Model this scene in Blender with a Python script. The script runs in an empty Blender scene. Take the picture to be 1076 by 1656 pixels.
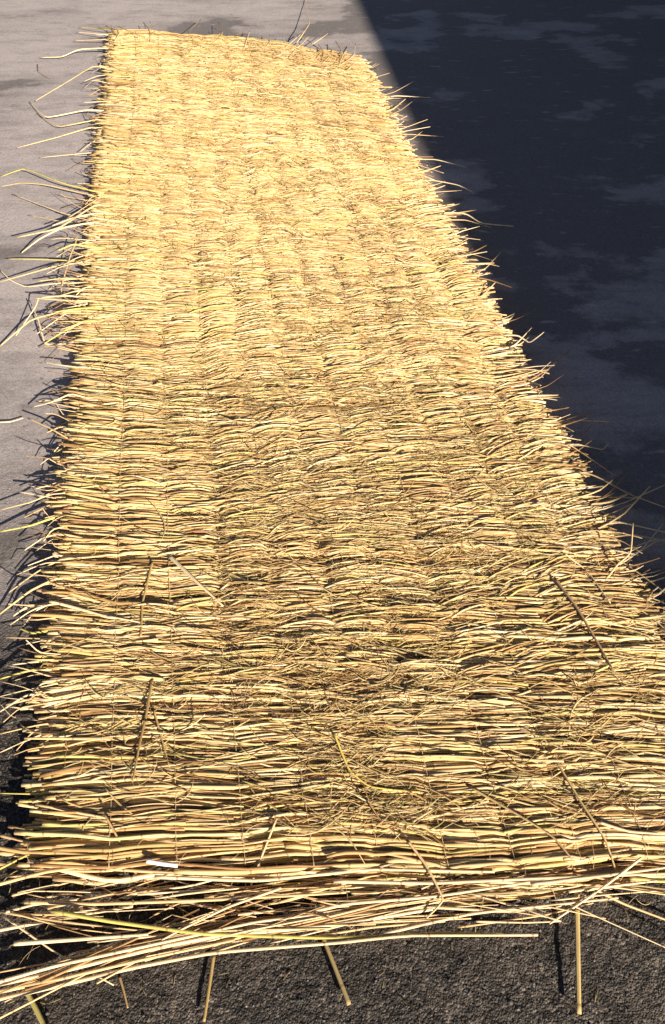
import bpy, math
import numpy as np
rng = np.random.default_rng(11)
R = math.radians
scene = bpy.context.scene
col = scene.collection

# ------------------------------------------------------------------ camera, light, exposure
CAM_H, PITCH, FPX = 1.30, R(49.4), 1196.0
cam_d = bpy.data.cameras.new('camera'); cam = bpy.data.objects.new('camera', cam_d); col.objects.link(cam)
cam.location = (0, 0, CAM_H); cam.rotation_euler = (R(90) - PITCH, 0, 0)
cam_d.sensor_fit = 'VERTICAL'; cam_d.sensor_height = 36.0; cam_d.lens = 36.0 * FPX / 1656.0
cam_d.clip_start = 0.02; cam_d.clip_end = 500
scene.camera = cam

SUN_EL, SUN_AZ = R(23), R(32)          # light travels 32 degrees to the left of the view direction
ldir = np.array([-math.sin(SUN_AZ) * math.cos(SUN_EL), math.cos(SUN_AZ) * math.cos(SUN_EL), -math.sin(SUN_EL)])
sun_d = bpy.data.lights.new('sun', 'SUN'); sun = bpy.data.objects.new('sun', sun_d); col.objects.link(sun)
sun_d.energy = 5.0; sun_d.angle = R(0.45); sun_d.color = (1.0, 0.90, 0.76)
sun.rotation_euler = (R(90) - SUN_EL, 0, SUN_AZ)          # lamp's -Z along ldir
sun.location = (4, -6, 6)
world = bpy.data.worlds.new('World'); scene.world = world; world.use_nodes = True
wn = world.node_tree; bg = wn.nodes['Background']
sky = wn.nodes.new('ShaderNodeTexSky'); sky.sky_type = 'NISHITA'; sky.sun_disc = False
sky.sun_elevation = SUN_EL; sky.air_density = .5; sky.dust_density = .6; sky.ozone_density = .3
sky.sun_rotation = math.atan2(-ldir[0], -ldir[1])         # clockwise from +Y
wn.links.new(sky.outputs[0], bg.inputs[0]); bg.inputs[1].default_value = 0.05
scene.view_settings.view_transform = 'Standard'; scene.view_settings.look = 'None'
scene.view_settings.gamma = 1.0; scene.view_settings.use_curve_mapping = False
scene.view_settings.exposure = 1.28
scene.render.engine = 'CYCLES'

# ------------------------------------------------------------------ helpers
def W(px, py, z=0.0):
    """a point of the place at height z, surveyed from the photograph (1076 x 1656)"""
    v = (py - 828) / FPX; h = (px - 538) / FPX
    t = (CAM_H - z) / (math.sin(PITCH) + v * math.cos(PITCH))
    return np.array([h * t, (math.cos(PITCH) - v * math.sin(PITCH)) * t, z])

def hash2(ix, iy, seed):
    n = (ix.astype(np.int64) * 374761393 + iy.astype(np.int64) * 668265263 + seed * 974711) & 0x7fffffff
    n = ((n ^ (n >> 13)) * 1274126177) & 0x7fffffff
    n = n ^ (n >> 16)
    return (n & 0xffffff) / float(0xffffff)
def vnoise(x, y, seed=0):
    x = np.asarray(x, float); y = np.asarray(y, float)
    ix = np.floor(x); iy = np.floor(y); fx = x - ix; fy = y - iy
    fx = fx * fx * (3 - 2 * fx); fy = fy * fy * (3 - 2 * fy)
    a = hash2(ix, iy, seed); b = hash2(ix + 1, iy, seed); c = hash2(ix, iy + 1, seed); d = hash2(ix + 1, iy + 1, seed)
    return (a * (1 - fx) + b * fx) * (1 - fy) + (c * (1 - fx) + d * fx) * fy * 1.0
def fbm(x, y, seed=0, o=4):
    s = 0; a = .5
    for k in range(o):
        s = s + a * (vnoise(x, y, seed + k * 17) - .5) * 2; x = x * 2.03 + 5.1; y = y * 2.03 + 1.7; a *= .5
    return s

def smooth(a): return a * a * (3 - 2 * a)

def link(name, me, mat, parent=None, **props):
    o = bpy.data.objects.new(name, me); col.objects.link(o)
    if mat is not None and me is not None: me.materials.append(mat)
    o.parent = parent
    for k, v in props.items(): o[k] = v
    return o

def mesh_from(name, verts, quads, tint=None, sc=None, caps=None):
    """quads (M,4); caps = list of n-gons as an (C,s) array"""
    me = bpy.data.meshes.new(name)
    nq = len(quads); nc = 0 if caps is None else len(caps); s = 0 if caps is None else caps.shape[1]
    loops = quads.ravel() if nc == 0 else np.concatenate([quads.ravel(), caps.ravel()])
    starts = np.arange(nq) * 4
    if nc: starts = np.concatenate([starts, nq * 4 + np.arange(nc) * s])
    me.vertices.add(len(verts)); me.vertices.foreach_set('co', verts.astype(np.float32).ravel())
    me.loops.add(len(loops)); me.loops.foreach_set('vertex_index', loops.astype(np.int32))
    me.polygons.add(nq + nc); me.polygons.foreach_set('loop_start', starts.astype(np.int32))
    sm = np.ones(nq + nc, bool)
    if nc: sm[nq:] = False
    me.polygons.foreach_set('use_smooth', sm)
    me.update(calc_edges=True)
    if tint is not None:
        a = me.attributes.new('tint', 'FLOAT_COLOR', 'POINT')
        a.data.foreach_set('color', np.concatenate([tint, np.ones((len(tint), 1))], 1).astype(np.float32).ravel())
    if sc is not None:
        a = me.attributes.new('sc', 'FLOAT_VECTOR', 'POINT'); a.data.foreach_set('vector', sc.astype(np.float32).ravel())
    me.validate()
    return me

def tubes(P, rad, tint, sides=5, flat=None):
    """P (N,K,3), rad (N,K), tint (N,3) -> verts, quads, tint, sc, caps. flat: (N,) squash of the vertical half-axis"""
    N, K, _ = P.shape
    T = np.gradient(P, axis=1); T /= np.linalg.norm(T, axis=2, keepdims=True) + 1e-9
    up = np.zeros_like(T); up[..., 2] = 1
    S = np.cross(T, up); ln = np.linalg.norm(S, axis=2, keepdims=True)
    S = np.where(ln > 1e-3, S / (ln + 1e-9), np.array([1.0, 0, 0])); U = np.cross(S, T)
    th = np.arange(sides) / sides * 2 * np.pi
    fl = np.ones(N) if flat is None else flat
    off = (np.cos(th)[None, None, :, None] * S[:, :, None, :] + (np.sin(th)[None, None, :, None] * fl[:, None, None, None]) * U[:, :, None, :])
    V = P[:, :, None, :] + off * rad[:, :, None, None]
    idx = np.arange(N * K * sides).reshape(N, K, sides)
    a = idx[:, :-1, :]; b = np.roll(idx, -1, axis=2)[:, :-1, :]; c = np.roll(idx, -1, axis=2)[:, 1:, :]; d = idx[:, 1:, :]
    Q = np.stack([a, b, c, d], -1).reshape(-1, 4)[:, ::-1]
    L = np.concatenate([np.zeros((N, 1)), np.cumsum(np.linalg.norm(np.diff(P, axis=1), axis=2), 1)], 1)
    idn = rng.random(N) * 40
    sc = np.zeros((N, K, sides, 3)); sc[..., 0] = L[:, :, None]; sc[..., 1] = (np.cos(th) * .5)[None, None, :]; sc[..., 2] = idn[:, None, None]
    tt = np.broadcast_to(tint[:, None, None, :], (N, K, sides, 3))
    caps = np.concatenate([idx[:, 0, :], idx[:, -1, ::-1]], 0)
    return V.reshape(-1, 3), Q, tt.reshape(-1, 3), sc.reshape(-1, 3), caps

def resample(pts, K):
    """smooth (Catmull-Rom) polyline through pts, K points"""
    pts = np.asarray(pts, float)
    if len(pts) == 2: return pts[0] + (pts[1] - pts[0]) * np.linspace(0, 1, K)[:, None]
    p = np.vstack([2 * pts[0] - pts[1], pts, 2 * pts[-1] - pts[-2]])
    n = len(pts) - 1; t = np.linspace(0, n - 1e-6, K); i = t.astype(int); f = (t - i)[:, None]
    a, b, c, d = p[i], p[i + 1], p[i + 2], p[i + 3]
    return .5 * (2 * b + (c - a) * f + (2 * a - 5 * b + 4 * c - d) * f * f + (3 * b - a - 3 * c + d) * f ** 3)

# ------------------------------------------------------------------ materials
def new_mat(name):
    m = bpy.data.materials.new(name); m.use_nodes = True
    return m, m.node_tree, m.node_tree.nodes['Principled BSDF']
def nd(nt, t, **kw):
    n = nt.nodes.new(t)
    for k, v in kw.items(): setattr(n, k, v)
    return n
def math_n(nt, op, a, b=None, c=None):
    n = nd(nt, 'ShaderNodeMath', operation=op)
    for i, x in enumerate((a, b, c)):
        if x is None: continue
        if isinstance(x, (int, float)): n.inputs[i].default_value = x
        else: nt.links.new(x, n.inputs[i])
    return n.outputs[0]
def mix(nt, fac, a, b, mode='MIX'):
    n = nd(nt, 'ShaderNodeMix', data_type='RGBA', blend_type=mode)
    for s, x in ((n.inputs[0], fac), (n.inputs[6], a), (n.inputs[7], b)):
        if isinstance(x, (int, float)): s.default_value = x
        elif isinstance(x, tuple): s.default_value = (*x, 1)
        else: nt.links.new(x, s)
    return n.outputs[2]
def noise(nt, vec, scale, detail=3, rough=.55):
    n = nd(nt, 'ShaderNodeTexNoise'); n.inputs['Scale'].default_value = scale; n.inputs['Detail'].default_value = detail; n.inputs['Roughness'].default_value = rough
    nt.links.new(vec, n.inputs['Vector']); return n.outputs[0]
def ramp(nt, fac, stops):
    n = nd(nt, 'ShaderNodeValToRGB'); e = n.color_ramp.elements
    while len(e) < len(stops): e.new(.5)
    for k, (p, c) in enumerate(stops): e[k].position = p; e[k].color = (*c, 1) if isinstance(c, tuple) else (c, c, c, 1)
    nt.links.new(fac, n.inputs[0]); return n.outputs[0]
def vscale(nt, vec, s, off=(0, 0, 0)):
    n = nd(nt, 'ShaderNodeMapping'); n.inputs['Scale'].default_value = s; n.inputs['Location'].default_value = off
    nt.links.new(vec, n.inputs[0]); return n.outputs[0]

def straw_material(name, rough, nodes=True, transl=0.0):
    m, nt, bs = new_mat(name)
    at = nd(nt, 'ShaderNodeAttribute', attribute_name='tint'); sc = nd(nt, 'ShaderNodeAttribute', attribute_name='sc')
    streak = noise(nt, vscale(nt, sc.outputs['Vector'], (14, 5, 1)), 1.0, 3)
    c = mix(nt, 1.0, at.outputs['Color'], ramp(nt, streak, [(.25, (.72, .66, .58)), (.5, (.98, .96, .93)), (.72, (1.12, 1.12, 1.1))]), 'MULTIPLY')
    blot = noise(nt, vscale(nt, sc.outputs['Vector'], (60, 9, 1), (3, 1, 7)), 1.0, 2)
    c = mix(nt, ramp(nt, blot, [(.66, 0.0), (.78, .55)]), c, (.20, .115, .05))
    if nodes:
        sep = nd(nt, 'ShaderNodeSeparateXYZ'); nt.links.new(sc.outputs['Vector'], sep.inputs[0])
        k = math_n(nt, 'FRACT', math_n(nt, 'MULTIPLY_ADD', sep.outputs[0], 6.2, sep.outputs[2]))
        band = math_n(nt, 'LESS_THAN', k, .022)
        c = mix(nt, math_n(nt, 'MULTIPLY', band, .6), c, (.17, .09, .035))
    nt.links.new(c, bs.inputs['Base Color'])
    bs.inputs['Roughness'].default_value = rough; bs.inputs['Specular IOR Level'].default_value = .28
    bp = nd(nt, 'ShaderNodeBump'); bp.inputs['Strength'].default_value = .5; bp.inputs['Distance'].default_value = .0012
    fine = noise(nt, vscale(nt, sc.outputs['Vector'], (22, 16, 1)), 1.0, 2)
    nt.links.new(fine, bp.inputs['Height']); nt.links.new(bp.outputs[0], bs.inputs['Normal'])
    if transl:
        tr = nd(nt, 'ShaderNodeBsdfTranslucent'); nt.links.new(c, tr.inputs[0])
        mx = nd(nt, 'ShaderNodeMixShader'); mx.inputs[0].default_value = transl
        nt.links.new(bs.outputs[0], mx.inputs[1]); nt.links.new(tr.outputs[0], mx.inputs[2])
        nt.links.new(mx.outputs[0], nt.nodes['Material Output'].inputs[0])
    return m
M_STRAW = straw_material('straw', .62)
M_LEAF = straw_material('dry_leaf', .6, nodes=False, transl=.25)

def ground_material():
    m, nt, bs = new_mat('worn_concrete')
    tc = nd(nt, 'ShaderNodeNewGeometry').outputs['Position']
    near = nd(nt, 'ShaderNodeAttribute', attribute_name='rough').outputs['Fac']
    warp = nd(nt, 'ShaderNodeVectorMath', operation='MULTIPLY_ADD')
    nz = nd(nt, 'ShaderNodeTexNoise'); nz.inputs['Scale'].default_value = 2.2; nt.links.new(tc, nz.inputs['Vector'])
    nt.links.new(nz.outputs['Color'], warp.inputs[0]); warp.inputs[1].default_value = (.16, .10, 0); nt.links.new(tc, warp.inputs[2])
    big = noise(nt, vscale(nt, warp.outputs[0], (1.0, 1.5, 1), (.35, .2, 0)), 1.25, 9, .60)
    strk = noise(nt, vscale(nt, warp.outputs[0], (1, 3.2, 1), (4, 2, 0)), 4.0, 6, .65)
    fine = noise(nt, tc, 160, 3, .6)
    sx = nd(nt, 'ShaderNodeSeparateXYZ'); nt.links.new(tc, sx.inputs[0])
    lean_x = math_n(nt, 'MULTIPLY', math_n(nt, 'MINIMUM', math_n(nt, 'MAXIMUM', math_n(nt, 'MULTIPLY', sx.outputs[0], -1.0), -.6), 1.0), .10)
    patch = ramp(nt, math_n(nt, 'ADD', big, lean_x), [(.47, 0.0), (.50, .6), (.60, 1.0)])
    sm = mix(nt, patch, (.150, .131, .125), (.350, .306, .292))
    sm = mix(nt, ramp(nt, strk, [(.36, .45), (.52, 0.0)]), sm, (.155, .138, .130))
    sm = mix(nt, ramp(nt, noise(nt, vscale(nt, tc, (1, 3, 1), (9, 1, 0)), 9, 4), [(.62, 0.0), (.70, .5)]), sm, (.42, .37, .35))
    sm = mix(nt, ramp(nt, noise(nt, vscale(nt, tc, (1, 2.2, 1), (2, 8, 0)), 26, 4), [(.66, 0.0), (.73, .6)]), sm, (.06, .056, .056))
    ro = mix(nt, ramp(nt, noise(nt, tc, 11, 5, .65), [(.35, 0.0), (.65, 1.0)]), (.016, .013, .0105), (.050, .040, .032))
    ro = mix(nt, ramp(nt, noise(nt, tc, 240, 2), [(.62, 0.0), (.74, .7)]), ro, (.14, .12, .10))
    def grains(scale):
        v = nd(nt, 'ShaderNodeTexVoronoi'); v.inputs['Scale'].default_value = scale; nt.links.new(tc, v.inputs['Vector'])
        bw = nd(nt, 'ShaderNodeRGBToBW'); nt.links.new(v.outputs['Color'], bw.inputs[0]); return v.outputs['Distance'], bw.outputs[0]
    gd, gc = grains(330); gd2, gc2 = grains(150)
    ro = mix(nt, 1.0, ro, ramp(nt, gc, [(.25, .45), (.55, .95), (.80, 2.3)]), 'MULTIPLY')
    ro = mix(nt, 1.0, ro, ramp(nt, gc2, [(.25, .65), (.6, 1.05), (.82, 1.7)]), 'MULTIPLY')
    ro = mix(nt, ramp(nt, noise(nt, vscale(nt, tc, (1, 1, 1), (7, 2, 0)), 16, 5, .7), [(.50, 0.0), (.66, .55)]), ro, (.080, .063, .050))
    sm = mix(nt, 1.0, sm, ramp(nt, noise(nt, tc, 420, 2, .6), [(.30, .70), (.48, 1.0), (.72, 1.16)]), 'MULTIPLY')
    sm = mix(nt, ramp(nt, noise(nt, vscale(nt, tc, (1, 1, 1), (5, 3, 0)), 95, 2), [(.70, 0.0), (.76, .7)]), sm, (.07, .062, .058))
    c = mix(nt, near, sm, ro)
    c = mix(nt, 1.0, c, ramp(nt, fine, [(.3, .78), (.7, 1.15)]), 'MULTIPLY')
    nt.links.new(c, bs.inputs['Base Color'])
    nt.links.new(math_n(nt, 'MULTIPLY_ADD', big, -.25, .85), bs.inputs['Roughness'])
    bs.inputs['Specular IOR Level'].default_value = .3
    bp = nd(nt, 'ShaderNodeBump'); bp.inputs['Strength'].default_value = .55; bp.inputs['Distance'].default_value = .003
    h = math_n(nt, 'ADD', math_n(nt, 'MULTIPLY', noise(nt, tc, 70, 5, .65), .8), math_n(nt, 'MULTIPLY', strk, .9))
    h = math_n(nt, 'ADD', h, math_n(nt, 'MULTIPLY', math_n(nt, 'MULTIPLY', noise(nt, tc, 420, 3, .6), near), .8))
    h = math_n(nt, 'ADD', h, math_n(nt, 'MULTIPLY', math_n(nt, 'MULTIPLY', math_n(nt, 'ADD', gd, gd2), near), -1.3))
    nt.links.new(h, bp.inputs['Height']); nt.links.new(bp.outputs[0], bs.inputs['Normal'])
    return m
M_GROUND = ground_material()

# ------------------------------------------------------------------ the ground: one sheet, rough and pitted at the near end
def axis(segs):
    out = [segs[0][0]]
    for a, b, n in segs: out += list(np.linspace(a, b, n + 1)[1:])
    return np.array(out)
gx = axis([(-60, -6, 10), (-6, -2, 20), (-2, -.75, 60), (-.75, .75, 340), (.75, 2.4, 70), (2.4, 6, 16), (6, 60, 10)])
gy = axis([(-60, -4, 10), (-4, -.2, 16), (-.2, .06, 12), (.06, .56, 150), (.56, 1.6, 130), (1.6, 6, 130), (6, 12, 12), (12, 80, 12)])
X, Y = np.meshgrid(gx, gy)
roughness = smooth(np.clip((1.22 - Y + .42 * fbm(X * 2.4, Y * 2.4, 5, 3) - .10 * X) / .85, 0, 1))
roughness = np.where(Y < -1, 1, roughness)
def ground_h(X, Y, rg):
    pit = vnoise(X * 120, Y * 120, 3); pit = np.clip(pit - .6, 0, 1)
    z = rg * (.0022 * fbm(X * 8, Y * 8, 21, 3) + .0024 * fbm(X * 80, Y * 80, 31, 3) - .004 * pit) + (1 - rg) * .0022 * fbm(X * 9, Y * 16, 41, 3)
    return z - .004
Z = ground_h(X, Y, roughness)
ny, nx = X.shape
gi = np.arange(nx * ny).reshape(ny, nx)
GQ = np.stack([gi[:-1, :-1], gi[:-1, 1:], gi[1:, 1:], gi[1:, :-1]], -1).reshape(-1, 4)
gme = mesh_from('ground', np.stack([X, Y, Z], -1).reshape(-1, 3), GQ)
at = gme.attributes.new('rough', 'FLOAT', 'POINT'); at.data.foreach_set('value', roughness.astype(np.float32).ravel())
link('ground', gme, M_GROUND, kind='structure', label='grey worn concrete yard, pitted and dark at the near end')

# ------------------------------------------------------------------ added wall, unseen to the right, sized to cast the shadow beside the mat
b0, b1 = W(726, 340)[:2], W(577, 0)[:2]; bd = (b1 - b0) / np.linalg.norm(b1 - b0); bn = np.array([bd[1], -bd[0]])
WALL_H = 3.0
backs = WALL_H / math.tan(SUN_EL)
wall_line = b0 - ldir[:2] / np.linalg.norm(ldir[:2]) * backs
def wall_material():
    m, nt, bs = new_mat('cement_render')
    tc = nd(nt, 'ShaderNodeNewGeometry').outputs['Position']
    c = ramp(nt, noise(nt, tc, 3, 6, .6), [(.3, (.20, .19, .18)), (.7, (.34, .33, .31))])
    nt.links.new(c, bs.inputs['Base Color']); bs.inputs['Roughness'].default_value = .9
    bp = nd(nt, 'ShaderNodeBump'); bp.inputs['Strength'].default_value = .5; bp.inputs['Distance'].default_value = .01
    nt.links.new(noise(nt, tc, 40, 4), bp.inputs['Height']); nt.links.new(bp.outputs[0], bs.inputs['Normal'])
    return m
M_WALL = wall_material()
def slab(name, s0, s1, t0, t1, z0, z1, parent=None):
    """box along the wall line: s along, t to the right"""
    o = np.array([[wall_line + bd * s + bn * t for t in (t0, t1)] for s in (s0, s1)])
    vs = [(*o[0, 0], z0), (*o[0, 1], z0), (*o[1, 1], z0), (*o[1, 0], z0), (*o[0, 0], z1), (*o[0, 1], z1), (*o[1, 1], z1), (*o[1, 0], z1)]
    me = bpy.data.meshes.new(name); me.from_pydata(vs, [], [(0, 1, 2, 3), (7, 6, 5, 4), (0, 4, 5, 1), (1, 5, 6, 2), (2, 6, 7, 3), (3, 7, 4, 0)]); me.update()
    return link(name, me, M_WALL, parent)
wroot = link('added_shade_wall', None, None, None, label='plain grey cement wall, added out of view to shade the yard beside the straw mat', category='wall')
slab('shade_wall_body', -10, 22, .03, .25, -.05, WALL_H - .06, wroot)
for k in range(32): slab('shade_wall_coping', -10 + k, -10 + k + .992, 0, .28, WALL_H - .062, WALL_H, wroot)

# ------------------------------------------------------------------ the straw mat
ZT = .045
L0, L1 = W(60, 1352, ZT)[:2], W(181, 50, ZT)[:2]
R0, R1 = W(1225, 1330, ZT)[:2], W(581, 92, ZT)[:2]
LEN, WID = 3.9, 1.2
mat_root = link('straw_mat', None, None, None, label='long golden straw mat stitched in rows, unrolled on grey concrete', category='mat')

def mat_xy(u, s):
    """u across 0..1 (left to right), s metres along from the near end"""
    v = s / LEN
    l = L0 + (L1 - L0) * v[..., None]; r = R0 + (R1 - R0) * v[..., None]
    # the far end sags between its corners as in the photograph
    p = l + (r - l) * u[..., None]
    sag = .10 * np.clip((v - .7) / .3, 0, 1) * np.sin(np.clip(u, 0, 1) * np.pi)
    p[..., 1] += sag
    return p
UT = .10 + .0915 * np.arange(10)                         # the stitching lines
edges = np.concatenate([[UT[0] - .0915], UT, [UT[-1] + .0915]])

def stalk_paths(n, K, s0, side, zlay, urange, seed_rng, slope_sd=.034, wob=.62):
    """stalks laid across the mat. side 0: butt at the left edge, 1: butt at the right edge"""
    g = seed_rng
    ua, ub = urange                                       # butt end and tip end (arrays)
    t = np.linspace(0, 1, K)[None, :]
    u = ua[:, None] + (ub - ua)[:, None] * t
    s = np.repeat(s0[:, None], K, 1)
    # shared drift of the rows
    drift = .035 * fbm(u * 1.6 + 3, s * 1.1, 71, 2) + .018 * fbm(u * 5 + 1, s * 3.2, 77, 2)
    # gathered a little at the stitches, unevenly
    ph = (u - UT[0]) / .0915
    cell = np.floor(ph); f = ph - cell
    inside = (u > UT[0] - .02) & (u < UT[-1] + .02)
    pinch = np.exp(-((np.minimum(f, 1 - f)) / .10) ** 2)
    pinch = np.where(inside, pinch, np.where(u < UT[0], np.exp(-((u - UT[0]) / .015) ** 2), np.exp(-((u - UT[-1]) / .015) ** 2)))
    near_t = np.round(ph)
    tight = np.clip(vnoise(near_t * 3.7, s * 5, 61) * 1.5 - .35, 0, 1)
    # rows that run together and part again
    gather = .007 * fbm(u * 5 + 7, s * 24, 81, 2) + .004 * fbm(u * 11, s * 60, 85, 2)
    knot = .010 * fbm(near_t * 5.3, s * 34, 87, 2) * pinch * tight
    # oblique lie of the straw inside some panels
    sk = fbm(cell * .77 + .3, s * 2.4, 91, 2) + .30
    skew = .036 * g.uniform(.1, 1.5, n)[:, None] * np.clip(s * 3 - .4, .1, 1) * np.clip(sk, -.25, 1.0) * smooth(np.clip((u - .20) / .25, 0, 1)) * smooth(np.clip((1.02 - u) / .1, 0, 1))
    saw = (f - .5) * (1 - np.exp(-((np.minimum(f, 1 - f)) / .09) ** 2))
    i1 = g.random(n)[:, None] * 500
    messy = smooth(np.clip((u - .15) / .25, 0, 1)) * np.clip(.6 + 1.2 * fbm(u * 4, s * 3, 95, 2), .3, 1.6)
    own = .014 * wob * fbm(u * 7, i1 + u * 0, 101, 2) * (.5 + messy) + .005 * wob * fbm(u * 26, i1 + 9 + u * 0, 105, 1) * messy
    sl = g.normal(0, slope_sd, n)[:, None] * (u - (ua + ub)[:, None] * .5) * 1.2
    fan = g.normal(0, .07, n)[:, None] + .25 * fbm(s0 * 7, s0 * 0 + 2, 97, 2)[:, None]
    out = np.where(u < UT[0], UT[0] - u, np.where(u > UT[-1], u - UT[-1], 0))
    s_f = s + drift + gather + knot + own + sl + fan * out * 1.2 + np.where(inside, skew * saw, 0)
    rel = .010 * fbm(u * 9, i1 + 77, 111, 2)
    bulge = .0040 * (1 - pinch) * vnoise(cell * 1.7, s * 11, 121) * np.where(inside, np.sin(np.clip(f, 0, 1) * np.pi) ** .6, .6)
    hump = .011 * fbm(u * 3, s * 4, 131, 3) + .0035 * fbm(u * 6, s * 22, 135, 2)
    z = zlay[:, None] * (1 - .16 * pinch * tight) + (bulge + hump) * np.clip(zlay[:, None] / .03, .3, 1.2) + rel - out * .05 * (g.random(n)[:, None])
    z = z - .016 * np.clip(vnoise(u * 13 + 3, s * 17, 141) - .66, 0, 1) / .34 * messy
    z = np.maximum(z, .006 + 0 * z)
    xy = mat_xy(u, s_f)
    return np.concatenate([xy, z[..., None]], -1), u, t

def straw_tints(n, g, far=0):
    base = np.array([[.58, .42, .205], [.62, .47, .25], [.51, .335, .14], [.53, .42, .15], [.68, .545, .33], [.36, .225, .09], [.25, .14, .06]])
    w = np.array([.28, .22, .17, .10, .10, .08, .05]); k = g.choice(len(base), n, p=w / w.sum())
    return np.clip(base[k] * g.normal(1, .09, (n, 1)) * g.normal(1, .03, (n, 3)), .02, .9)

g = np.random.default_rng(5)
stalks = []                                               # (path, radii, tint, sides)
def lay(n, K, smin, smax, zlo, zhi, sides):
    s0 = g.uniform(smin, smax, n); side = g.random(n) < .5
    zl = g.uniform(zlo, zhi, n)
    ln = np.where(g.random(n) < .15, g.uniform(.35, .6, n), g.uniform(.68, 1.02, n))
    ub0 = np.where(side, 1 + g.normal(.0, .016, n), g.normal(.0, .016, n))
    tip = np.where(side, ub0 - ln, ub0 + ln); tip = np.clip(tip, -.02, 1.02)
    P, u, t = stalk_paths(n, K, s0, side, zl, (ub0, tip), g)
    r0 = g.uniform(.0017, .0037, n)
    rad = r0[:, None] * (1 - .62 * t ** 1.3)
    return P, rad, straw_tints(n, g), sides, s0, zl
groups = []
groups.append(lay(1000, 60, -.03, 1.0, .006, .030, 4))
groups.append(lay(1900, 72, -.03, 1.0, .026, .044, 5))
groups.append(lay(700, 56, 1.0, 3.88, .006, .024, 4))
groups.append(lay(1700, 62, 1.0, 2.2, .024, .043, 4))
groups.append(lay(2000, 54, 2.2, 3.90, .024, .043, 4))

# near fringe: stalks that have worked loose of the stitching, still held by the thread
fr = []
def fringe(n, K, wide=False):
    s0 = -g.random(n) ** 1.2 * .075 + .012
    ua = np.where(g.random(n) < .2, g.normal(.02, .05, n), g.uniform(.12, .8, n)); ub = np.clip(ua + g.uniform(.3, .95, n), 0, 1.05)
    if wide:                                              # the looser straw of the last rows, away from the left corner
        s0 = -g.random(n) * .10; ua = g.uniform(.22, .8, n); ub = np.clip(ua + g.uniform(.2, .6, n), 0, 1.05)
    P, u, t = stalk_paths(n, K, s0, None, g.uniform(.008, .040, n) * (.7 if wide else 1), (ua, ub), g, slope_sd=.05, wob=.9)
    r0 = g.uniform(.0014, .0034, n) if wide else g.uniform(.0022, .0042, n)
    return P, r0[:, None] * (1 - .5 * t), straw_tints(n, g), 6, s0, np.full(n, .03)
groups.append(fringe(135, 48)); groups.append(fringe(110, 48, True))

# --- one list of stalks, the nearest upper 210 as parts, the rest joined
picks = []
for gi_, (P, rad, tint, sides, s0, zl) in enumerate(groups):
    for i in range(len(P)): picks.append((s0[i] + (.25 if zl[i] < .028 else 0), gi_, i))
picks.sort()
N_PARTS = 165
chosen = {}
for _, gi_, i in picks[:N_PARTS]: chosen.setdefault(gi_, []).append(i)
top_pts = []
rest = []
for gi_, (P, rad, tint, sides, s0, zl) in enumerate(groups):
    ch = np.zeros(len(P), bool); ch[chosen.get(gi_, [])] = True
    for i in np.where(ch)[0]:
        V, Q, T, S, C = tubes(P[i:i + 1], rad[i:i + 1], tint[i:i + 1], 7)
        link('straw', mesh_from('straw', V, Q, T, S, C), M_STRAW, mat_root)
    rest.append(tubes(P[~ch], rad[~ch], tint[~ch], sides))
    top_pts.append(np.concatenate([P, rad[..., None]], -1).reshape(-1, 4))
def join(parts):
    Vs, Qs, Ts, Ss = [], [], [], []; o = 0
    for V, Q, T, S, C in parts:
        Vs.append(V); Qs.append(Q + o); Ts.append(T); Ss.append(S)
        if C.shape[1] == 4: Qs.append(C + o)
        else:
            for k in range(1, C.shape[1] - 2 + 1, 2):
                a = C[:, [0, k, k + 1, min(k + 2, C.shape[1] - 1)]]
                if C.shape[1] - 1 >= k + 2: Qs.append(a + o)
        o += len(V)
    return np.concatenate(Vs), np.concatenate(Qs), np.concatenate(Ts), np.concatenate(Ss)
V, Q, T, S = join(rest)
link('packed_straw', mesh_from('packed_straw', V, Q, T, S), M_STRAW, mat_root, kind='stuff')

# --- height of the top of the mat, for what lies on it
TP = np.concatenate(top_pts)
cell_m = .012
hx0, hy0 = -1.6, 0.1
hm = np.full((420, 240), .0)
ix = np.clip(((TP[:, 0] - hx0) / cell_m).astype(int), 0, 239); iy = np.clip(((TP[:, 1] - hy0) / cell_m).astype(int), 0, 419)
np.maximum.at(hm, (iy, ix), TP[:, 2] + TP[:, 3])
def top_z(x, y):
    i = np.clip(((np.asarray(x) - hx0) / cell_m).astype(int), 0, 239); j = np.clip(((np.asarray(y) - hy0) / cell_m).astype(int), 0, 419)
    return hm[j, i]

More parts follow.
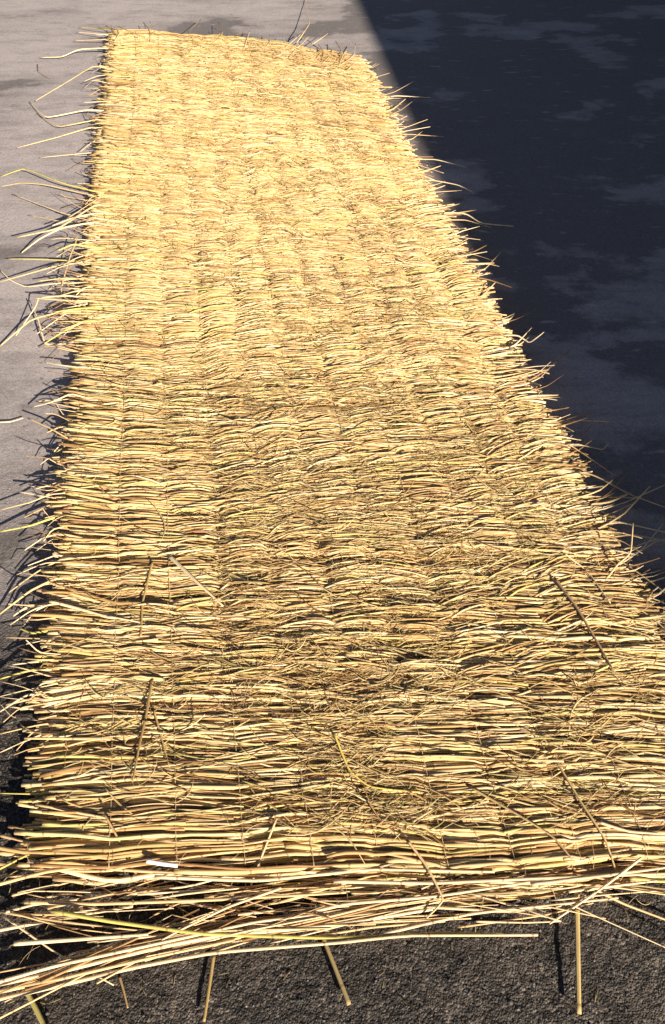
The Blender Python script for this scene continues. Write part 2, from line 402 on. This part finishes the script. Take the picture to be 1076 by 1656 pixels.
# --- dry leaf shards and broken bits worked into the top
def ribbon_paths(n, K, s, u, ang, ln, lift, curl):
    c = mat_xy(u, s)
    t = np.linspace(-.5, .5, K)[None, :]
    bend = curl[:, None] * (t * t - .08)
    dx = ln[:, None] * t; dy = ln[:, None] * bend
    ca, sa = np.cos(ang)[:, None], np.sin(ang)[:, None]
    x = c[:, 0:1] + dx * ca - dy * sa; y = c[:, 1:2] + dx * sa + dy * ca
    z = top_z(x, y)
    zk = z.mean(1, keepdims=True) * .5 + z * .5
    z = zk + .001 + lift[:, None] * (np.abs(t) * 2) ** 2 * np.where(g.random(n) < .5, 1, .1)[:, None]
    return np.stack([x, y, z], -1)
def shards(n, K, smin, smax, ln_r, w_r, ang_sd, flat, mid):
    s = g.uniform(smin, smax, n)
    u = np.clip(np.where(g.random(n) < mid, g.normal(.58, .22, n), g.uniform(.04, .98, n)), .03, .97)
    clump = fbm(u * 9, s * 7, 301, 3)
    keep = (clump + g.normal(0, .18, n)) > -.08
    s, u = s[keep], u[keep]; m = len(s)
    ang = g.normal(0, ang_sd, m) + np.where(g.random(m) < .5, 0, math.pi)
    P = ribbon_paths(m, K, s, u, ang, g.uniform(*ln_r, m), g.exponential(.008, m), g.normal(0, .45, m))
    w = g.uniform(*w_r, m)
    t = np.linspace(0, 1, K)[None, :]
    rad = w[:, None] * np.clip(np.sin(np.clip(t * .86 + .1, 0, 1) * np.pi), .12, 1)
    base = np.array([[.58, .42, .19], [.66, .53, .28], [.44, .28, .11], [.27, .15, .06], [.50, .42, .16]])
    kk = g.choice(5, m, p=[.34, .26, .2, .12, .08])
    return P, rad, np.clip(base[kk] * g.normal(1, .1, (m, 1)), .02, .9), np.full(m, flat)
pieces = [shards(3600, 7, .0, 1.3, (.03, .16), (.0007, .0020), .32, .3, .5),
          shards(5200, 6, 1.3, 3.85, (.03, .12), (.0008, .0022), .40, .3, .4),
          shards(5000, 6, .0, 1.8, (.012, .06), (.0004, .0009), .75, .8, .7),
          shards(4000, 5, 1.8, 3.85, (.012, .06), (.0006, .0012), .8, .8, .4)]
def broken(n, K, smin, smax, ln_r, w_r):
    """short straws that cross the stitching"""
    s = g.uniform(smin, smax, n); u = g.uniform(.05, .96, n)
    ang = .02 + g.normal(0, .13, n) + np.where(g.random(n) < .5, 0, math.pi)
    P = ribbon_paths(n, K, s, u, ang, g.uniform(*ln_r, n), g.exponential(.004, n), g.normal(0, .10, n))
    P[..., 2] -= .003
    t = np.linspace(0, 1, K)[None, :]
    return P, g.uniform(*w_r, n)[:, None] * (1 - .35 * t), straw_tints(n, g), g.uniform(.55, 1, n)
def panelled(n, K, smin, smax, w_r):
    """straws held between two neighbouring stitch lines, all of a panel leaning alike"""
    s = g.uniform(smin, smax, n); c = g.integers(0, 10, n)
    lean = .60 * np.clip(fbm(c * .71 + .3, s * 2.1, 321, 2) + .5 * fbm(c * 5.1, s * 9, 325, 2) + .22, -.30, .9) * np.clip((c - .3) / 2.2, 0, 1) * np.where(s > 2.7, .6, 1)
    um = UT[0] + .0915 * (c + .5) + g.normal(0, .012, n); um = np.where(c == 9, um - .012, um)
    keep = vnoise(c * 2.9, s * 6, 331) + g.normal(0, .12, n) > .30
    s, um, lean, c = s[keep], um[keep], lean[keep], c[keep]; m = len(s)
    l0 = mat_xy(um, s); l1 = mat_xy(um + .01, s); base = np.arctan2((l1 - l0)[:, 1], (l1 - l0)[:, 0])
    ang = base + lean + g.normal(0, .095, m)
    ln = .108 * g.uniform(.6, 1.3, m)
    P = ribbon_paths(m, K, s, um, ang, ln, np.zeros(m), -.5 * lean + g.normal(0, .10, m))
    t = np.linspace(-1, 1, K)[None, :]
    P[..., 2] += .0010 - .0090 * np.abs(t) ** 3 * g.uniform(.3, 1.2, (m, 1)) + g.normal(0, .0012, (m, 1))
    tt = (t + 1) / 2
    return P, g.uniform(*w_r, m)[:, None] * (1 - .3 * tt), straw_tints(m, g), g.uniform(.55, 1, m)
tops = [broken(620, 7, .0, 1.2, (.06, .26), (.0011, .0024)), broken(1100, 6, 1.2, 3.85, (.07, .28), (.0014, .0026)),
        panelled(1300, 7, .28, 1.2, (.0014, .0027)), panelled(4200, 7, 1.2, 2.3, (.0014, .0027)), panelled(5000, 7, 2.3, 3.84, (.0014, .0028))]
V, Q, T, S = join([tubes(P, rad, T0, 5, fl) for P, rad, T0, fl in tops])
link('broken_straw', mesh_from('broken_straw', V, Q, T, S), M_STRAW, mat_root, kind='stuff')
def fibres(n, K):
    x = g.uniform(-.60, .62, n); y = .40 - g.random(n) * .15 + .06 * (x + .1)
    ang = g.uniform(0, 6.28, n); ln = g.uniform(.012, .05, n); cu = g.normal(0, .8, n); t = np.linspace(0, 1, K)[None, :]
    a = ang[:, None] + cu[:, None] * t * 1.6
    px_ = x[:, None] + np.cumsum(np.cos(a), 1) * ln[:, None] / K; py_ = y[:, None] + np.cumsum(np.sin(a), 1) * ln[:, None] / K
    z = top_z(px_, py_).mean(1, keepdims=True) * .6 + .010 + g.uniform(-.004, .014, (n, 1)) * t
    return np.stack([px_, py_, z], -1), np.repeat(g.uniform(.0003, .0006, (n, 1)), K, 1), np.tile([[.58, .45, .26]], (n, 1)) * g.uniform(.6, 1.1, (n, 1)), np.full(n, .9)
pieces.append(fibres(260, 6))
lsort = pieces[0][0][:, :, 1].mean(1).argsort()[:80]
ch = np.zeros(len(pieces[0][0]), bool); ch[lsort] = True
for i in np.where(ch)[0]:
    P, rad, T0, fl = pieces[0]
    V, Q, T, S, C = tubes(P[i:i + 1], rad[i:i + 1], T0[i:i + 1], 6, fl[i:i + 1])
    link('leaf_shard', mesh_from('leaf_shard', V, Q, T, S, C), M_LEAF, mat_root)
pieces[0] = tuple(a[~ch] for a in pieces[0])
V, Q, T, S = join([tubes(P, rad, T0, 4, fl) for P, rad, T0, fl in pieces])
link('chaff', mesh_from('chaff', V, Q, T, S), M_LEAF, mat_root, kind='stuff')

# --- stitching threads
def plain_tint(c, n): return np.tile(np.array([c]), (n, 1))
for k, u in enumerate(UT):
    s = np.arange(-.06, LEN - .02, .0075)
    wob = .004 * fbm(s * 6, s * 0 + k * 3.1, 200, 2)
    sd = s + .035 * fbm(np.full_like(s, u) * 1.6 + 3, s * 1.1, 71, 2)
    xy = mat_xy(np.full_like(s, u) + wob / WID, sd)
    z = top_z(xy[:, 0], xy[:, 1]); z = np.convolve(np.pad(z, 2, 'edge'), np.ones(5) / 5, 'valid') + .0006
    z = np.maximum(z + .0025 * fbm(s * 45, s * 0 + k * 9, 210, 2), .004)
    P = np.concatenate([xy, z[:, None]], 1)[None]
    V, Q, T, S, C = tubes(P, (.0007 + .0005 * s / LEN)[None], plain_tint((.48, .36, .20), 1), 4)
    link('binding_thread', mesh_from('binding_thread', V, Q, T, S, C), M_STRAW, mat_root)

# --- stalks that stick out of the mat, surveyed one by one: (radius mm, tint, flat, points (px, py, z))
Y_, P_, B_, G_, K_ = (.61, .43, .22), (.69, .54, .34), (.34, .20, .085), (.55, .47, .13), (.20, .12, .06)
def root_in(p_last, right, z=.028):
    d = np.array([.10, .006, 0]) * (-1 if right else 1)
    q = p_last + d; q[2] = z; return q
def stray(pts, r=2.6, tint=Y_, flat=1.0, root=None, taper=.55, name='straw', parent=mat_root, mat=None, K=18, settle=False, batch=None, **props):
    P = [W(*p) for p in pts]
    if root == 'L': P.append(root_in(P[-1], False))
    if root == 'R': P.append(root_in(P[-1], True))
    pl = np.asarray(P); tt = np.linspace(0, len(pl) - 1, K); lin = np.stack([np.interp(tt, np.arange(len(pl)), pl[:, c]) for c in range(3)], 1)
    P = .3 * resample(P, K) + .7 * lin
    gz = ground_h(P[:, 0], P[:, 1], np.clip((1.22 - P[:, 1]) / .85, 0, 1))
    if settle: q_ = np.linspace(0, 1, K); P[:, 2] = np.maximum(np.polyval(np.polyfit(q_, top_z(P[:, 0], P[:, 1]), 2 if K > 12 else 1), q_) + .003 + r * .0006, .012)
    P[:, 2] = np.maximum(P[:, 2], gz + r * .001 * flat + .0005)
    t = np.linspace(0, 1, K)
    rad = r * .001 * (taper + (1 - taper) * t) if root else r * .001 * (1 - (1 - taper) * t)
    j = g.normal(1, .07)
    if batch is not None: batch.append(tubes(P[None], rad[None], np.array([tint]) * j, 5, np.array([flat]))); return
    V, Q, T, S, C = tubes(P[None], rad[None], np.array([tint]) * j, 7, np.array([flat]))
    if not root and parent is None:                        # a thing of its own: origin at its middle
        c = P.mean(0); c[2] = 0; V = V - c
    o = link(name, mesh_from(name, V, Q, T, S, C), mat or M_STRAW, parent, **props)
    if not root and parent is None: o.location = c
    return o

left = [
 [(58,163,.012),(105,135,.05),(152,107,.05)], [(65,93,.006),(100,92,.012),(128,80,.03),(166,78,.035)], [(120,66,.01),(166,64,.03)],
 [(128,44,.01),(170,47,.03)], [(124,52,.012),(172,56,.03)], [(28,239,.006),(90,223,.03),(130,211,.045),(150,206,.04)], [(65,255,.008),(160,246,.03)],
 [(0,302,.006),(35,296,.02),(75,299,.03),(150,316,.035)], [(0,286,.004),(40,273,.035),(100,296,.045),(155,310,.04)], [(20,314,.004),(105,346,.03),(150,352,.035)],
 [(28,384,.05),(95,369,.07),(156,331,.045)], [(35,409,.008),(65,386,.035),(100,369,.05),(150,360,.04)], [(0,456,.02),(92,430,.04),(140,424,.04)],
 [(11,419,.012),(43,419,.03),(105,421,.04),(140,424,.035)], [(0,436,.03),(17,453,.022),(43,464,.012),(95,458,.03)], [(56,482,.065),(107,486,.06),(150,487,.045)],
 [(26,543,.008),(58,496,.05),(64,482,.06),(110,478,.05)], [(0,560,.004),(51,517,.03),(103,504,.045),(140,503,.04)], [(73,555,.03),(100,538,.04),(137,519,.04)],
 [(48,486,.02),(62,517,.03),(75,558,.02)], [(110,375,.06),(126,382,.06),(112,420,.045),(98,478,.03)], [(50,659,.012),(85,650,.05),(115,637,.05),(150,646,.04)], [(45,676,.03),(80,692,.04),(112,710,.04),(140,722,.035)],
 [(85,736,.02),(105,722,.035),(130,694,.045),(150,684,.045)], [(73,586,.03),(95,590,.04),(125,594,.04)], [(80,651,.04),(115,658,.045),(150,664,.04)], [(50,787,.03),(85,786,.035),(120,788,.035)],
 [(0,825,.02),(50,812,.03),(92,793,.04),(110,790,.035)], [(0,860,.012),(50,850,.03),(95,835,.035)], [(45,915,.05),(90,898,.05),(108,900,.035)], [(0,993,.008),(50,955,.04),(95,935,.04)],
 [(22,996,.01),(45,981,.03),(95,976,.035)], [(8,1031,.02),(75,1033,.035),(90,1034,.035)], [(32,1016,.02),(52,1024,.03),(80,1020,.035)], [(0,1151,.01),(40,1126,.035),(80,1116,.04)],
 [(0,1187,.03),(55,1174,.04),(95,1168,.035)], [(0,1217,.02),(40,1199,.035),(90,1180,.03)], [(40,1194,.05),(175,1195,.045)], [(0,1283,.03),(65,1284,.035)], [(30,1302,.03),(70,1306,.03)],
 [(60,183,.004),(95,205,.02),(150,195,.035)], [(48,165,.004),(75,190,.02),(140,178,.035)], [(46,348,.006),(100,358,.035),(150,345,.04)], [(88,505,.05),(120,500,.05),(150,498,.045)],
 [(60,540,.02),(110,505,.04),(145,496,.04)], [(75,700,.03),(100,690,.045),(140,700,.04)], [(40,890,.03),(70,870,.04),(105,862,.04)], [(15,958,.01),(60,925,.03),(100,905,.035)],
 [(0,1098,.01),(45,1085,.03),(90,1078,.03)], [(20,1075,.02),(60,1070,.03),(100,1066,.03)], [(10,1140,.02),(60,1128,.03),(95,1120,.03)], [(30,795,.03),(90,806,.04),(120,808,.035)], [(60,455,.03),(105,450,.045),(150,452,.04)],
 [(95,405,.07),(120,395,.07),(150,400,.045)], [(85,365,.06),(120,352,.06),(156,345,.045)], [(92,480,.055),(125,470,.05),(150,468,.045)],
]
for i, p in enumerate(left):
    stray(p, r=float(g.uniform(2.0, 3.9)) if i != 37 else 4.2, tint=[Y_, P_, Y_, G_, P_][i % 5], root='L', taper=.45)
edge = []
for i in range(230):
    yy = float(g.choice([120, 200, 330, 400, 450, 520, 520, 690, 830, 950, 1120])) + float(g.normal(0, 45))
    ex = 180 - .092 * (yy - 50); sc_ = (350 + .617 * yy) / 1000
    ln_ = float(g.uniform(15, 90)) * sc_ * (1.3 if 290 < yy < 580 else 1); dy_ = float(g.normal(0, .4)) * ln_
    z1 = float(g.uniform(.02, .055)); kx = float(g.uniform(.35, .7))
    stray([(ex - ln_, yy + dy_ + float(g.normal(0, 10)) * sc_, max(.004, z1 + float(g.normal(-.01, .018)))), (ex - ln_ * kx, yy + dy_ * kx, z1), (ex + 12, yy, .036)], r=float(g.uniform(1.0, 2.6)), tint=[Y_, P_, Y_, P_, B_][i % 5], root='L', taper=.5, K=12, batch=edge)
right = [
 [(656,160,.05),(635,177,.05)], [(697,158,.03),(640,155,.045)], [(692,193,.06),(640,212,.045)], [(696,205,.055),(645,214,.045)], [(718,221,.03),(655,217,.045)],
 [(755,271,.03),(705,258,.05),(660,258,.045)], [(718,280,.04),(675,267,.045)], [(766,311,.03),(740,299,.05),(695,291,.045)], [(747,308,.04),(700,311,.04)],
 [(831,366,.012),(779,361,.035),(754,346,.05),(724,344,.045)], [(794,368,.02),(754,356,.04),(719,356,.045)], [(776,366,.05),(750,373,.05),(734,379,.045)], [(755,391,.05),(739,399,.045)],
 [(788,407,.05),(754,413,.045)], [(808,431,.04),(790,427,.05),(745,430,.045)], [(785,436,.05),(740,440,.04)], [(801,457,.06),(778,480,.045)],
 [(880,537,.075),(866,548,.06),(856,554,.045),(838,543,.05),(818,542,.045)], [(888,598,.05),(849,602,.045),(815,608,.04)], [(903,639,.045),(864,640,.045)],
 [(992,768,.008),(960,745,.03),(924,721,.045),(905,716,.045)], [(985,716,.02),(975,727,.02),(950,722,.04),(930,718,.045)],
 [(1100,829,.01),(1020,800,.03),(968,772,.045),(945,765,.045)], [(1090,864,.02),(1024,849,.04),(1000,845,.04)], [(1090,880,.02),(1060,871,.03),(1020,865,.04)],
 [(1090,868,.02),(1060,876,.02),(1035,892,.03),(1010,900,.035)], [(1024,846,.09),(1020,894,.075),(998,914,.055),(976,940,.045)], [(1090,930,.03),(1037,945,.04),(1010,950,.04)],
 [(866,600,.05),(830,610,.045)], [(845,566,.05),(810,572,.045)], [(720,300,.05),(690,310,.045)], [(735,330,.05),(700,335,.045)], [(610,120,.05),(595,130,.045)], [(940,712,.04),(905,706,.045)],
 [(1015,800,.04),(985,812,.045)], [(860,530,.05),(830,560,.045)],
]
for i, p in enumerate(right): stray(p, r=float(g.uniform(2.0, 3.4)), tint=[Y_, P_, Y_, P_][i % 4], root='R', taper=.45)

for i in range(300):
    yy = float(g.uniform(95, 1250)); ex = 580 + .525 * (yy - 85); sc_ = (350 + .617 * yy) / 1000
    ln_ = float(g.gamma(2.0, 16)) * sc_; dy_ = float(g.normal(-.12, .4)) * ln_; z1 = float(g.uniform(.03, .055))
    stray([(ex + ln_, yy + dy_ + float(g.normal(0, 4)) * sc_, max(.004, z1 + float(g.normal(0, .012)))), (ex + ln_ * .4, yy + dy_ * .4, z1), (ex - 14, yy, .042)], r=float(g.uniform(1.0, 2.8)), tint=[Y_, P_, Y_, P_, B_][i % 5], root='R', taper=.6, K=10, batch=edge)
V, Q, T, S = join(edge)
link('ragged_edge', mesh_from('ragged_edge', V, Q, T, S), M_STRAW, mat_root, kind='stuff')

# near end: long stalks hanging out of the last stitches
near = [
 ([(-40,1600,.012),(100,1571,.018),(271,1529,.022),(351,1514,.022),(540,1496,.02),(700,1470,.02)], 4.2, P_),
 ([(-40,1625,.010),(120,1588,.016),(215,1565,.02),(350,1540,.02),(540,1525,.016),(660,1513,.014),(870,1512,.006)], 3.6, P_),
 ([(-40,1612,.014),(110,1580,.02),(230,1552,.024),(380,1520,.022)], 3.4, Y_),
 ([(-30,1596,.02),(90,1562,.024),(300,1516,.026),(420,1490,.024),(600,1470,.02)], 3.2, P_),
 ([(83,1473,.04),(180,1490,.036),(330,1510,.026),(540,1517,.014),(709,1509,.010),(819,1511,.006)], 3.6, G_),
 ([(23,1526,.035),(140,1518,.034),(240,1511,.03)], 3.8, P_),
 ([(40,1459,.03),(150,1462,.03),(350,1455,.03),(480,1448,.028),(560,1443,.028)], 3.2, Y_),
 ([(540,1484,.016),(690,1467,.02),(819,1474,.014),(884,1467,.012)], 3.2, P_),
 ([(10,1475,.02),(55,1463,.026),(125,1455,.03)], 2.6, P_),
 ([(-10,1506,.012),(100,1485,.02),(215,1466,.03)], 3.2, P_),
 ([(-10,1432,.02),(75,1410,.032),(170,1398,.036)], 3.6, Y_),
 ([(30,1398,.03),(120,1402,.034),(300,1413,.034),(470,1420,.03)], 3.4, Y_),
 ([(455,1436,.036),(371,1466,.034),(300,1500,.03),(262,1520,.026)], 2.6, P_),
 ([(1038,1387,.04),(973,1437,.03),(889,1494,.012)], 2.6, P_),
 ([(660,1360,.05),(690,1400,.045),(717,1455,.036),(690,1485,.024)], 2.6, Y_),
 ([(360,1490,.012),(500,1480,.016),(650,1482,.014),(760,1478,.01)], 2.4, Y_),
 ([(620,1510,.012),(760,1478,.016),(870,1466,.02),(1000,1452,.02)], 2.8, P_),
 ([(400,1500,.016),(560,1462,.024),(700,1450,.03),(900,1420,.034)], 3.2, P_),
 ([(540,1425,.034),(700,1428,.034),(880,1420,.034),(1100,1412,.03)], 3.4, P_),
 ([(740,1500,.006),(880,1480,.010),(960,1460,.014)], 1.8, Y_),
 ([(770,1490,.010),(850,1492,.010),(905,1490,.006)], 1.8, P_),
 ([(20,1448,.016),(90,1432,.02),(160,1415,.026)], 2.4, Y_),
 ([(70,1452,.012),(140,1440,.02),(230,1418,.028)], 2.0, P_),
 ([(480,1520,.01),(600,1500,.014),(720,1490,.01)], 2.2, Y_),
 ([(250,1418,.036),(420,1424,.034),(600,1406,.034),(800,1410,.034)], 3.4, P_),
 ([(860,1430,.034),(960,1418,.034),(1100,1400,.034)], 3.2, P_),
 ([(920,1442,.02),(1000,1432,.024),(1100,1420,.02)], 2.4, P_),
 ([(970,1330,.05),(1020,1345,.048),(1100,1350,.045)], 2.8, P_),
 ([(0,1405,.02),(40,1385,.03),(90,1362,.035)], 2.2, G_),
]
for p, r, c in near: stray(p, r=r * .88, tint=c, K=26, taper=.6, flat=.8)
trail = []
for i in range(46):                                       # finer straw trailing along with them
    x0 = float(g.uniform(-40, 420)); x1 = x0 + float(g.uniform(180, 520)); o = float(g.normal(0, 9)); sl = float(g.normal(0, 22))
    yl = lambda x: 1612 - .285 * x if x < 330 else 1518 - .10 * (x - 330)
    xm = (x0 + x1) / 2
    stray([(x0, yl(x0) - 14 + o + sl, float(g.uniform(.006, .022))), (xm, yl(xm) - 18 + o, float(g.uniform(.012, .026))), (x1, yl(x1) - 24 + o - sl, float(g.uniform(.008, .026)))], r=float(g.uniform(.8, 2.3)), tint=[Y_, P_, B_, Y_][i % 4], K=14, batch=trail)
for i in range(110):                                      # thin broken pieces over the gap before the last rows
    x0 = float(g.uniform(-10, 980)); y0 = 1500 - .045 * x0 - float(g.uniform(0, 85)); ln_ = float(g.uniform(40, 260)); a_ = float(g.normal(.07, .22))
    stray([(x0, y0, float(g.uniform(.008, .03))), (x0 + ln_ * .5, y0 - ln_ * a_ * .5 + float(g.normal(0, 4)), float(g.uniform(.012, .034))), (x0 + ln_, y0 - ln_ * a_, float(g.uniform(.008, .03)))], r=float(g.uniform(.6, 2.2)), tint=[Y_, P_, B_, Y_, P_][i % 5], K=10, batch=trail)
V, Q, T, S = join(trail)
link('trailing_straw', mesh_from('trailing_straw', V, Q, T, S), M_STRAW, mat_root, kind='stuff')

# ------------------------------------------------------------------ loose things on the mat and on the ground
LS, ON = 'loose straw', 'bits lying on the mat'
def loose(name, label, cat, pts, r, tint, flat=1.0, leaf=False, taper=.6, K=20):
    return stray(pts, r=r, tint=tint, flat=flat, name=name, parent=None, mat=M_LEAF if leaf else M_STRAW, taper=taper, K=K, settle=pts[0][2] > .05, label=label, category=cat)
loose('loose_straw', 'stout tan straw stub lying on dark grit, pointing straight out beyond the yellow-green stalk', 'straw', [(346,1545,.004),(338,1600,.005),(330,1652,.006)], 2.9, (.32,.22,.085), flat=.7, taper=.8)
loose('loose_straw', 'slanting cut straw stub on dark grit, under the middle of the mat\'s frayed end', 'straw', [(512,1490,.006),(540,1560,.008),(565,1625,.010)], 3.1, (.30,.225,.10), flat=.7, taper=1.1)
loose('flat_straw', 'flat split straw blade raised off the grit, its narrow shadow beside it', 'straw', [(933,1425,.018),(935,1540,.014),(937,1640,.010)], 4.2, (.42,.31,.13), flat=.28, taper=.8)
loose('loose_straw', 'green-tinged thick straw crossing under the two long pale stalks at the corner', 'straw', [(33,1585,.004),(55,1625,.005),(78,1672,.005)], 3.8, (.36,.31,.11), taper=.95)
loose('loose_straw', 'short thin brown straw bit on grit below the long pale stalks', 'straw', [(194,1580,.003),(201,1605,.004),(207,1630,.004)], 2.0, (.42,.28,.12))
loose('loose_straw', 'long thin straw trailing off the frayed end beside the flat split blade', 'straw', [(965,1440,.016),(1010,1462,.008),(1100,1496,.004)], 2.4, Y_)
loose('dark_stem', 'long brown bare stem lying slantwise across the golden mat', 'stem', [(900,925,.075),(936,975,.072),(965,1025,.070),(997,1082,.066)], 3.2, (.30,.20,.11), taper=.6)
loose('bent_stem', 'thin pale bent stem lying across the mat beside the brown bare stem', 'stem', [(916,886,.072),(945,903,.072),(963,925,.068),(988,974,.062)], 2.0, P_)
loose('pale_leaf', 'broad pale dry leaf blade resting slantwise on the straw', 'leaf', [(272,895,.06),(318,938,.066),(360,973,.066)], 4.6, (.72,.62,.40), flat=.2, leaf=True, taper=.4)
loose('leaf_strip', 'narrow upright-lying tan leaf strip close to the broad pale dry leaf', 'leaf', [(246,902,.066),(228,965,.07),(226,1024,.066)], 2.6, (.56,.38,.15), flat=.25, leaf=True, taper=.8)
loose('leaf_strip', 'long brown leaf strip lying along the mat between two stitch lines', 'leaf', [(244,1085,.07),(232,1150,.074),(222,1200,.072),(213,1262,.066)], 2.9, (.44,.29,.12), flat=.3, leaf=True, taper=.6)
loose('thin_stem', 'short thin stem beside the long brown leaf strip', 'stem', [(246,1140,.07),(258,1185,.072),(272,1235,.066)], 1.9, (.48,.32,.14))
loose('white_stick', 'small whitish pink stick lying on the straw near the frayed end', 'stick', [(235,1389,.062),(258,1391,.064),(284,1393,.062)], 3.6, (.84,.74,.70), taper=.9, K=10)
loose('dark_stem', 'dark wiry stem curling down to the frayed end, crossing several stalks', 'stem', [(168,1315,.07),(188,1352,.068),(208,1398,.06),(262,1445,.045),(325,1487,.03)], 1.9, (.36,.23,.10), K=26)
loose('thin_stem', 'thin straight stem crossing the frayed end upright among horizontal stalks', 'stem', [(447,1318,.072),(412,1400,.06),(398,1440,.045),(393,1490,.02)], 1.8, Y_)
loose('brown_stem', 'brown stem lying diagonally over stalks near the flat split straw blade', 'stem', [(902,1215,.075),(945,1290,.072),(985,1350,.066),(1007,1412,.05)], 2.3, (.46,.33,.15))
loose('dark_stem', 'thin dark stem slanting over the mat\'s broad pale stalks near its last stitches', 'stem', [(762,1262,.07),(845,1310,.072),(900,1345,.07),(932,1385,.06)], 2.2, (.40,.28,.13))
loose('yellow_stem', 'bright yellow thin curving stem lying across the near rows', 'stem', [(540,1180,.068),(565,1235,.072),(600,1262,.072),(680,1274,.07)], 2.0, (.60,.46,.10))
loose('straw_in_shade', 'single straw lying flat on shaded concrete beside the mat\'s edge', 'straw', [(905,683,.006),(940,680,.006),(986,682,.004)], 2.4, Y_)
loose('straw_on_concrete', 'short pale twig lying alone on sunlit concrete', 'twig', [(0,683,.004),(18,682,.004),(38,676,.004)], 1.7, P_)
loose('curled_wisp', 'curled brown wisp of chaff lying on sunlit concrete', 'wisp', [(61,104,.003),(63,114,.010),(70,120,.006),(79,125,.003)], 1.8, (.36,.25,.12))
loose('straw_wisp', 'thin forked straw wisp rising beyond the far end of the mat', 'wisp', [(480,70,.03),(490,55,.06),(501,38,.06),(497,20,.03),(495,0,.004),(495,-20,.004)], 2.0, (.62,.48,.24))
loose('straw_wisp', 'short bent straw wisp lying by the mat\'s far edge', 'wisp', [(505,72,.04),(520,62,.05),(531,54,.045)], 1.8, Y_)

# far-edge frizz, part of the mat
for i in range(26):
    x = float(g.uniform(190, 578)); y0 = 46 + max(0, x - 330) * .165
    stray([(x + float(g.normal(0, 14)), y0 - float(g.uniform(2, 16)), .03), (x + float(g.normal(0, 6)), y0 + 4, .055), (x + float(g.normal(0, 20)), y0 + 22, .05)], r=float(g.uniform(1.0, 2.0)), tint=[Y_, B_, P_][i % 3], K=8)

# ------------------------------------------------------------------ grit on the rough ground: uncountable, one object
n = 13000
x = g.uniform(-.75, .80, n); y = g.uniform(.08, .62, n)
x2 = g.uniform(-1.0, -.45, 1500); y2 = g.uniform(.45, 1.5, 1500)
x = np.concatenate([x, x2]); y = np.concatenate([y, y2]); n = len(x)
rg = smooth(np.clip((1.22 - y + .42 * fbm(x * 2.4, y * 2.4, 5, 3) - .10 * x) / .85, 0, 1))
z = ground_h(x, y, rg)
r = np.clip(g.lognormal(-7.0, .36, n), .0005, .0032)
ico = np.array([[0, 0, 1], [1, 0, .1], [.3, .95, 0], [-.8, .6, .05], [-.8, -.6, 0], [.3, -.95, .1], [0, 0, -1.]])
fc = np.array([[0, 1, 2], [0, 2, 3], [0, 3, 4], [0, 4, 5], [0, 5, 1], [6, 2, 1], [6, 3, 2], [6, 4, 3], [6, 5, 4], [6, 1, 5]])
Vg = ico[None] * (1 + g.normal(0, .22, (n, 7, 3))); an = g.uniform(0, 6.28, n)
c_, s_ = np.cos(an)[:, None], np.sin(an)[:, None]
Vr = np.stack([Vg[..., 0] * c_ - Vg[..., 1] * s_, Vg[..., 0] * s_ + Vg[..., 1] * c_, Vg[..., 2] * .75], -1) * r[:, None, None]
Vr += np.stack([x, y, z + r * .25], -1)[:, None, :]
F = (fc[None] + (np.arange(n) * 7)[:, None, None]).reshape(-1, 3)
me = bpy.data.meshes.new('grit'); me.from_pydata(Vr.reshape(-1, 3).tolist(), [], F.tolist()); me.update()
a = me.attributes.new('tint', 'FLOAT_COLOR', 'POINT')
tv = np.clip(g.lognormal(-2.85, .5, (n, 1)), .02, .35) * np.array([[1.05, .95, .86]])
a.data.foreach_set('color', np.concatenate([np.repeat(tv, 7, 0), np.ones((n * 7, 1))], 1).astype(np.float32).ravel())
mg, nt, bs = new_mat('grit_stone'); t_ = nd(nt, 'ShaderNodeAttribute', attribute_name='tint'); nt.links.new(t_.outputs['Color'], bs.inputs['Base Color']); bs.inputs['Roughness'].default_value = .75
link('grit', me, mg, kind='stuff', label='fine dark grit and small stones scattered on the rough ground', category='grit')

# ------------------------------------------------------------------ bits of chaff blown over the yard
nb = 260
bx = np.concatenate([g.uniform(-1.5, 1.2, 90), g.normal(-.75, .28, 110), g.uniform(-.6, .7, 60)]); by = np.concatenate([g.uniform(.2, 5, 90), g.uniform(.4, 4, 110), g.uniform(.1, .3, 60)])
aa = g.uniform(0, 6.28, nb); ll = g.uniform(.004, .018, nb); tq = np.linspace(-.5, .5, 4)[None, :]
px_ = bx[:, None] + np.cos(aa)[:, None] * ll[:, None] * tq; py_ = by[:, None] + np.sin(aa)[:, None] * ll[:, None] * tq
gz = ground_h(px_, py_, smooth(np.clip((1.22 - py_ + .42 * fbm(px_ * 2.4, py_ * 2.4, 5, 3) - .10 * px_) / .85, 0, 1)))
V, Q, T, S = join([tubes(np.stack([px_, py_, gz + .0016], -1), np.repeat(g.uniform(.0003, .0007, (nb, 1)), 4, 1), straw_tints(nb, g) * .6, 4, np.full(nb, .5))])
link('scattered_chaff', mesh_from('scattered_chaff', V, Q, T, S), M_LEAF, None, kind='stuff', label='tiny straw bits scattered over the concrete', category='chaff')
